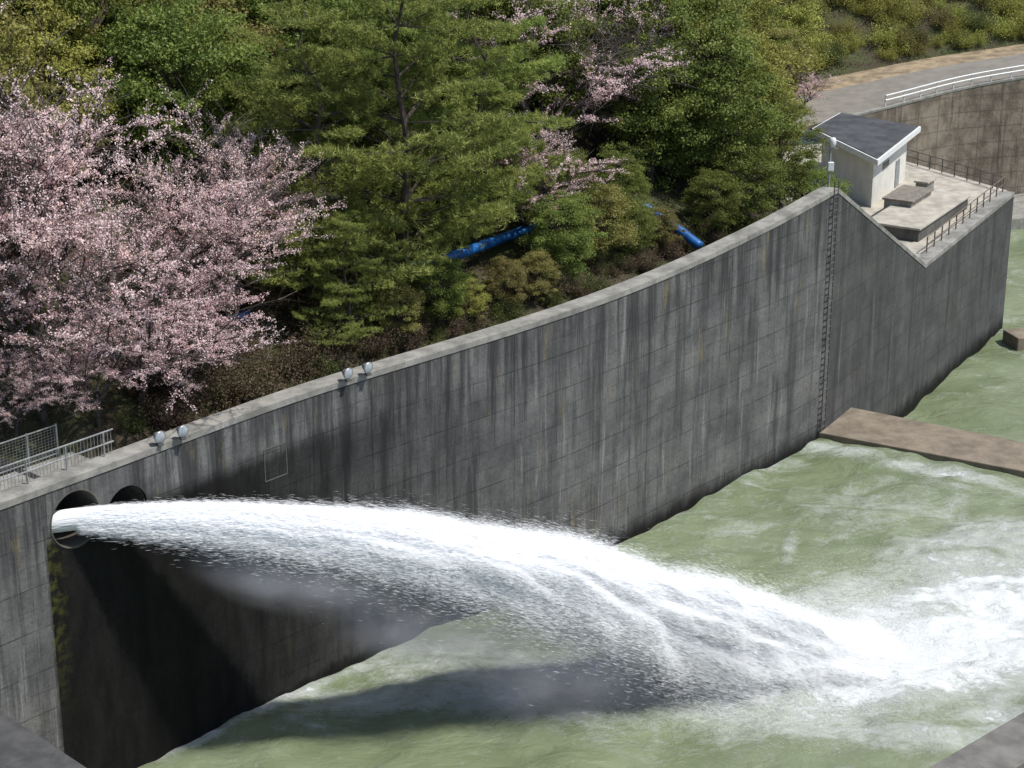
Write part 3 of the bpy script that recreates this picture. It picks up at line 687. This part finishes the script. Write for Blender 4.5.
def broad(seed, H, Rr, mat, n_cl=130, per=260, ls=(.05, .12)):
    rd = random.Random(seed); tb = MB()
    tb.bar((0, 0, 0), (0, 0, H * .45), .28, 8, .18); tb.bar((0, 0, H * .45), (0.2, 0, H * .85), .18, 6, .05)
    cs = []; nb_ = []
    for k in range(n_cl):
        a = rd.random() * 6.283; cz = rd.uniform(-1, 1); rr_ = math.sqrt(max(0, 1 - cz * cz)); q = rd.uniform(.5, 1) ** .6
        lump = 1 + .6 * noise.noise((math.cos(a) * 1.7 + seed, math.sin(a) * 1.7, cz * 1.7))
        c_ = Vector((math.cos(a) * rr_ * Rr * q * lump, math.sin(a) * rr_ * Rr * q * lump, H * .55 + cz * H * .45 * q * lump)); cr = rd.uniform(.3, .9) * Rr / 3.4
        if k % 3 == 0: tb.bar((0, 0, max(H * .2, c_.z - Rr * .7)), c_, .07, 4, .02)
        m_ = int(per * rd.uniform(.6, 1.2)); dv = nrm(rng.normal(size=(m_, 3))); dv[:, 2] = np.where(dv[:, 2] < -.3, -dv[:, 2], dv[:, 2])
        pr = cr * rng.uniform(.3, 1.35, (m_, 1)); cs.append(np.array(c_)[None] + dv * pr * np.array([1.15, 1.15, .7])); nb_.append(dv)
    cs = np.concatenate(cs); nb_ = np.concatenate(nb_)
    V = leafquads(cs, rng.uniform(*ls, len(cs)), nrm(nb_ + np.array([[.2, -.35, .6]])), .6, .5)
    return make_tree('broadleaf_tree', tb, V, 4, mat, bark)
gA = leafmat('green_leaves', (.09, .13, .027), (.26, .30, .07), .38)
gB = leafmat('yellow_green_leaves', (.21, .225, .042), (.44, .44, .12), .38)
gC = leafmat('olive_leaves', (.15, .155, .04), (.35, .32, .10), .38, (.28, .20, .11))
bro = [broad(1, 10, 3.8, gA, 160), broad(2, 10, 4.0, gB, 150), broad(5, 9, 3.7, gC, 140), broad(9, 12, 4.0, gA, 170), broad(14, 8.5, 3.4, gB, 130)]
brn = ['mid green', 'yellow green', 'olive green', 'tall mid green', 'small yellow green']
def pine(seed, H, Rr, mat):
    rd = random.Random(seed); tb = MB(); c = []
    tr_ = [Vector((0, 0, 0))]
    for k in range(1, 9): tr_.append(Vector((rd.gauss(0, .12) * k * .5, rd.gauss(0, .12) * k * .5, H * k / 8)))
    for k in range(8): tb.bar(tr_[k], tr_[k + 1], .27 * (1 - k / 9), 7, .27 * (1 - (k + 1) / 9))
    def at(z):
        f = min(7.999, z / H * 8); i = int(f); return tr_[i].lerp(tr_[i + 1], f - i)
    z = H * .12
    while z < H * .99:
        f = z / H; n_ = rd.choice((3, 4, 5, 5))
        for k in range(n_):
            a = rd.random() * 6.283; Ln = Rr * (1.02 - f) ** .34 * rd.uniform(.4, 1.25) + .3; d = Vector((math.cos(a), math.sin(a), rd.uniform(-.08, .4))).normalized()
            o_ = at(z); e = o_ + d * Ln; tb.bar(o_, e, .08 * (1 - f * .5), 4, .015); lt_ = Vector((-math.sin(a), math.cos(a), 0)); sp_ = rd.uniform(.3, .6)
            for j in range(int(17 * Ln) + 8):
                t_ = 1.04 - .68 * rd.random() ** 1.5; w_ = (sp_ * Ln * (1.2 - t_) + .4) * rd.uniform(-1, 1)
                c.append(o_ + d * (Ln * t_) + lt_ * w_ + Vector((0, 0, .15 + rd.gauss(0, .09) - abs(w_) * .10)))
        z += rd.uniform(.65, 1.35) * H / 16
    c = np.array([tuple(x) for x in c]); kk = 17; cc = np.repeat(c, kk, 0); m_ = len(cc)
    D = nrm(rng.normal(size=(m_, 3)) * np.array([1, 1, .6]) + np.array([0, 0, .6])); Bb = nrm(np.cross(D, rng.normal(size=(m_, 3))))
    Lg = rng.uniform(.14, .32, (m_, 1)); cc = cc + rng.normal(size=(m_, 3)) * .06
    V = np.stack([cc - Bb * .024, cc + Bb * .024, cc + D * Lg], 1).reshape(-1, 3); print('pine', m_)
    return make_tree('pine_tree', tb, V, 3, mat, bark)
pm = leafmat('pine_needles', (.145, .20, .045), (.38, .43, .115), .36)
pines = [pine(4, 15.5, 6.0, pm), pine(6, 14.5, 5.2, pm)]
used = set()
def place(proto, u, v, sc, label, cat, group=None, rz=None, sz=1.0):
    p = T(u, v)
    if p is None: return
    if proto.name not in used: used.add(proto.name); o = proto
    else: o = copy_tree(proto)
    if 'group' in o: del o['group']
    o.location = p - Vector((0, 0, .25)); o.rotation_euler = (0, 0, random.random() * 6.28 if rz is None else rz); o.scale = (sc, sc, sc * sz)
    tag(o, label, cat, group); return o
ch = cherries
place(ch[0], 45, 420, 1.0, 'pink cherry tree in blossom nearest the mesh fence at the left edge', 'cherry tree', sz=1.1)
place(ch[1], 140, 402, .82, 'pink cherry tree in blossom reaching lowest toward the wall top near the handrail end', 'cherry tree')
place(ch[0], 235, 348, .82, 'pink cherry tree in blossom closest to the big pine on its left', 'cherry tree', sz=1.2)
place(ch[1], 75, 330, 1.05, 'pink cherry tree in blossom behind the front cherries at the upper left', 'cherry tree', sz=1.25)
place(ch[2], -5, 350, 1.0, 'pale pink cherry tree cut by the left edge of the picture', 'cherry tree', sz=1.2)
place(ch[1], 205, 300, .8, 'pink cherry tree in blossom set back between the upper left cherry and the pines', 'cherry tree', sz=1.2)
place(ch[2], 100, 426, .55, 'small pink cherry tree between the two front cherries, low over the wall top', 'cherry tree')
place(ch[2], 185, 405, .5, 'small pink cherry tree above the floodlights nearest the handrail', 'cherry tree')
place(ch[2], 15, 438, .45, 'small pink cherry tree right behind the mesh fence', 'cherry tree')
place(ch[2], 525, 250, .72, 'thin pink cherry tree in sparse blossom at the right foot of the pine', 'cherry tree')
place(ch[3], 548, 178, 1.0, 'sparse pink cherry tree high on the slope at top centre', 'cherry tree', sz=1.1)
place(ch[3], 605, 160, .9, 'thin pink cherry tree between the top centre cherry and the green grove', 'cherry tree', sz=1.2)
place(ch[2], 806, 112, .42, 'small pink cherry tree beside the road left of the hut roof', 'cherry tree')
place(pines[0], 405, 300, 1.12, 'large pine with tiered boughs in the centre of the slope', 'pine')
place(pines[1], 315, 305, 1.0, 'pine just left of the largest central pine above the cherry blossom', 'pine')
place(pines[1], 475, 250, .95, 'pine with low boughs right of the largest central pine', 'pine')
place(pines[0], 450, 205, .95, 'pine standing uphill behind the central pines', 'pine')
place(pines[1], 350, 345, .45, 'short young pine nearest the upper pair of floodlights', 'pine')
R_ = [(650, 185, 0, .9), (705, 190, 3, .95), (742, 228, 0, .55), (778, 203, 3, .55), (765, 160, 4, .9), (715, 150, 1, 1.0), (665, 140, 0, 1.1), (800, 246, 0, .62), (575, 95, 3, .95), (735, 95, 0, 1.0), (775, 105, 2, .8), (680, 80, 3, 1.0), (600, 262, 2, .5), (560, 280, 0, .5), (505, 308, 2, .32), (440, 325, 0, .38), (632, 255, 0, .34), (470, 320, 4, .28), (535, 300, 2, .32), (398, 340, 2, .36), (712, 236, 0, .42), (565, 236, 0, .5), (660, 250, 2, .3), (618, 232, 3, .42)]
RL = ['beside the pink blossom', 'in the middle of the right hand grove', 'low and bushy, touching the wall top', 'low and bushy, just left of the camera mast', 'behind the mast', 'high in the right grove', 'upper middle, tallest of the right grove', 'in front of the left side of the hut', 'behind the pink branches', 'at the top of the right grove', 'near the road bend', 'at the top edge above the right grove', 'low, below the hidden arch of the blue pipe', 'low, second below the hidden arch of the pipe', 'small, by the wall top below the right hand pine', 'small, at the foot of the largest pine', 'small, in front of the blue pipe near the wall top', 'small, bright, between the feet of the big pines', 'small, under the thin cherry by the wall', 'small, right of the young pine', 'small, right of the right end of the pipe', 'hiding the middle of the blue pipe', 'tiny, just left of the right end of the pipe', 'standing before the highest bend of the blue pipe']
for (u, v, k, s_), l in zip(R_, RL): place(bro[k], u, v, s_, brn[k].replace('small ', '').replace('tall ', '') + ' leafy tree ' + l, 'tree')
for v in (190, 130, 70, 10, -50):
    for u in range(-60, 880, 88):
        uu = u + random.uniform(-30, 30) + (44 if (v // 60) % 2 else 0); vv = v + random.uniform(-18, 18)
        if v > 160 and uu > 230: continue
        if v > 100 and uu > 540: continue
        if uu > 790 and v > -20: continue
        k = random.choice((0, 1, 2, 2, 3, 4, 0, 3)); place(bro[k], uu, vv, random.uniform(.8, 1.1), brn[k] + ' leafy tree among many on the upper wooded slope', 'tree', brn[k] + ' trees on the upper wooded slope')
def shrub(seed, mat):
    rd = random.Random(seed); tb = MB(); cs = []
    for k in range(18):
        a = rd.random() * 6.28; e = Vector((math.cos(a) * rd.uniform(.3, 1.5), math.sin(a) * rd.uniform(.3, 1.5), rd.uniform(.3, 1.7))); tb.bar((0, 0, 0), e, .03, 4, .008)
        m_ = 190; cs.append(np.array(e)[None] * rng.uniform(.35, 1.25, (m_, 1)) + rng.normal(size=(m_, 3)) * .22)
    cs = np.concatenate(cs); V = leafquads(cs, rng.uniform(.035, .085, len(cs)), np.array([[0, 0, 1.]]), .5, .3)
    r_ = empty('shrub', (0, 0, 0)); tb.build('stems', bark, r_); np_mesh('foliage', V, 4, mat, r_); r_.location = (0, 0, -500); return r_
brown_l = leafmat('dry_brown_leaves', (.07, .052, .03), (.17, .125, .08), .3)
gD = leafmat('deep_green_leaves', (.045, .062, .017), (.13, .15, .04), .3)
shr = [shrub(1, gB), shrub(2, gC), shrub(3, brown_l), shrub(4, gD)]; shn = ['yellow green', 'olive', 'dry brown', 'deep green']
for k in range(110):
    u = random.uniform(780, 1040); v = random.uniform(-25, 66 - (u - 850) * .16)
    j = random.choice((0, 0, 0, 1, 3)); place(shr[j], u, v, random.uniform(.5, 1.4), shn[j] + ' shrub on the bank above the road', 'shrub', shn[j] + ' shrubs on the bank above the road')
for k in range(130):
    u = random.uniform(130, 760)
    wv = np.interp(u, [r[0] for r in raw], [r[1] for r in raw]); v = wv - random.uniform(8, 95 if u < 370 else 34)
    j = random.choice((2, 2, 3, 3, 2)); place(shr[j], u, v, random.uniform(.5, 1.1) * (1 if u < 370 else .6), shn[j] + ' shrub in the undergrowth behind the wall', 'shrub', shn[j] + ' shrubs in the undergrowth behind the wall')
ii = rng.integers(0, len(HF), 80000); gc = []
for a in ii:
    f_ = HF[a]; j = f_[0] % nd; q = bd[f_[0] // nd]
    if ds[j] > 70: continue
    if q[5] > .5 and ds[j] < RW: continue
    if ds[j] < q[6]: continue
    w_ = rng.random(); w2 = rng.random(); p = (HV[f_[0]] * (1 - w_) + HV[f_[1]] * w_) * (1 - w2) + (HV[f_[3]] * (1 - w_) + HV[f_[2]] * w_) * w2; gc.append((p.x, p.y, p.z + .08))
gc = np.repeat(np.array(gc), 3, 0); gc = gc + rng.normal(size=gc.shape) * np.array([.25, .25, .08])
tag(np_mesh('ground_cover', leafquads(gc, rng.uniform(.06, .18, len(gc)), np.array([[0, 0, 1.]]), .35, .25), 4, leafmat('ground_leaves', (.045, .058, .017), (.14, .12, .05), .3, (.16, .115, .07))), 'low grass, weeds and leaf litter covering the wooded slope', 'ground cover', kind='stuff')

bl = simple('blue_plastic', (.01, .12, .38), .45, 0, .3, 2)
def pipe(pp, r, lift, label):
    pw = catmull([T(u, v) + Vector((0, 0, lift)) for u, v in pp], 8)
    m = MB(); m.hose(pw, r, 12); tag(m.build('drain_pipe', bl, None, True), label, 'pipe')
pipe([(375, 292), (400, 287), (450, 274), (520, 248), (580, 226), (625, 216), (660, 232), (700, 262)], .27, .9, 'blue drain pipe running across the slope and down toward the wall')
pipe([(110, 372), (160, 358), (215, 340), (250, 328)], .24, .7, 'short blue pipe glimpsed under the cherry blossom')
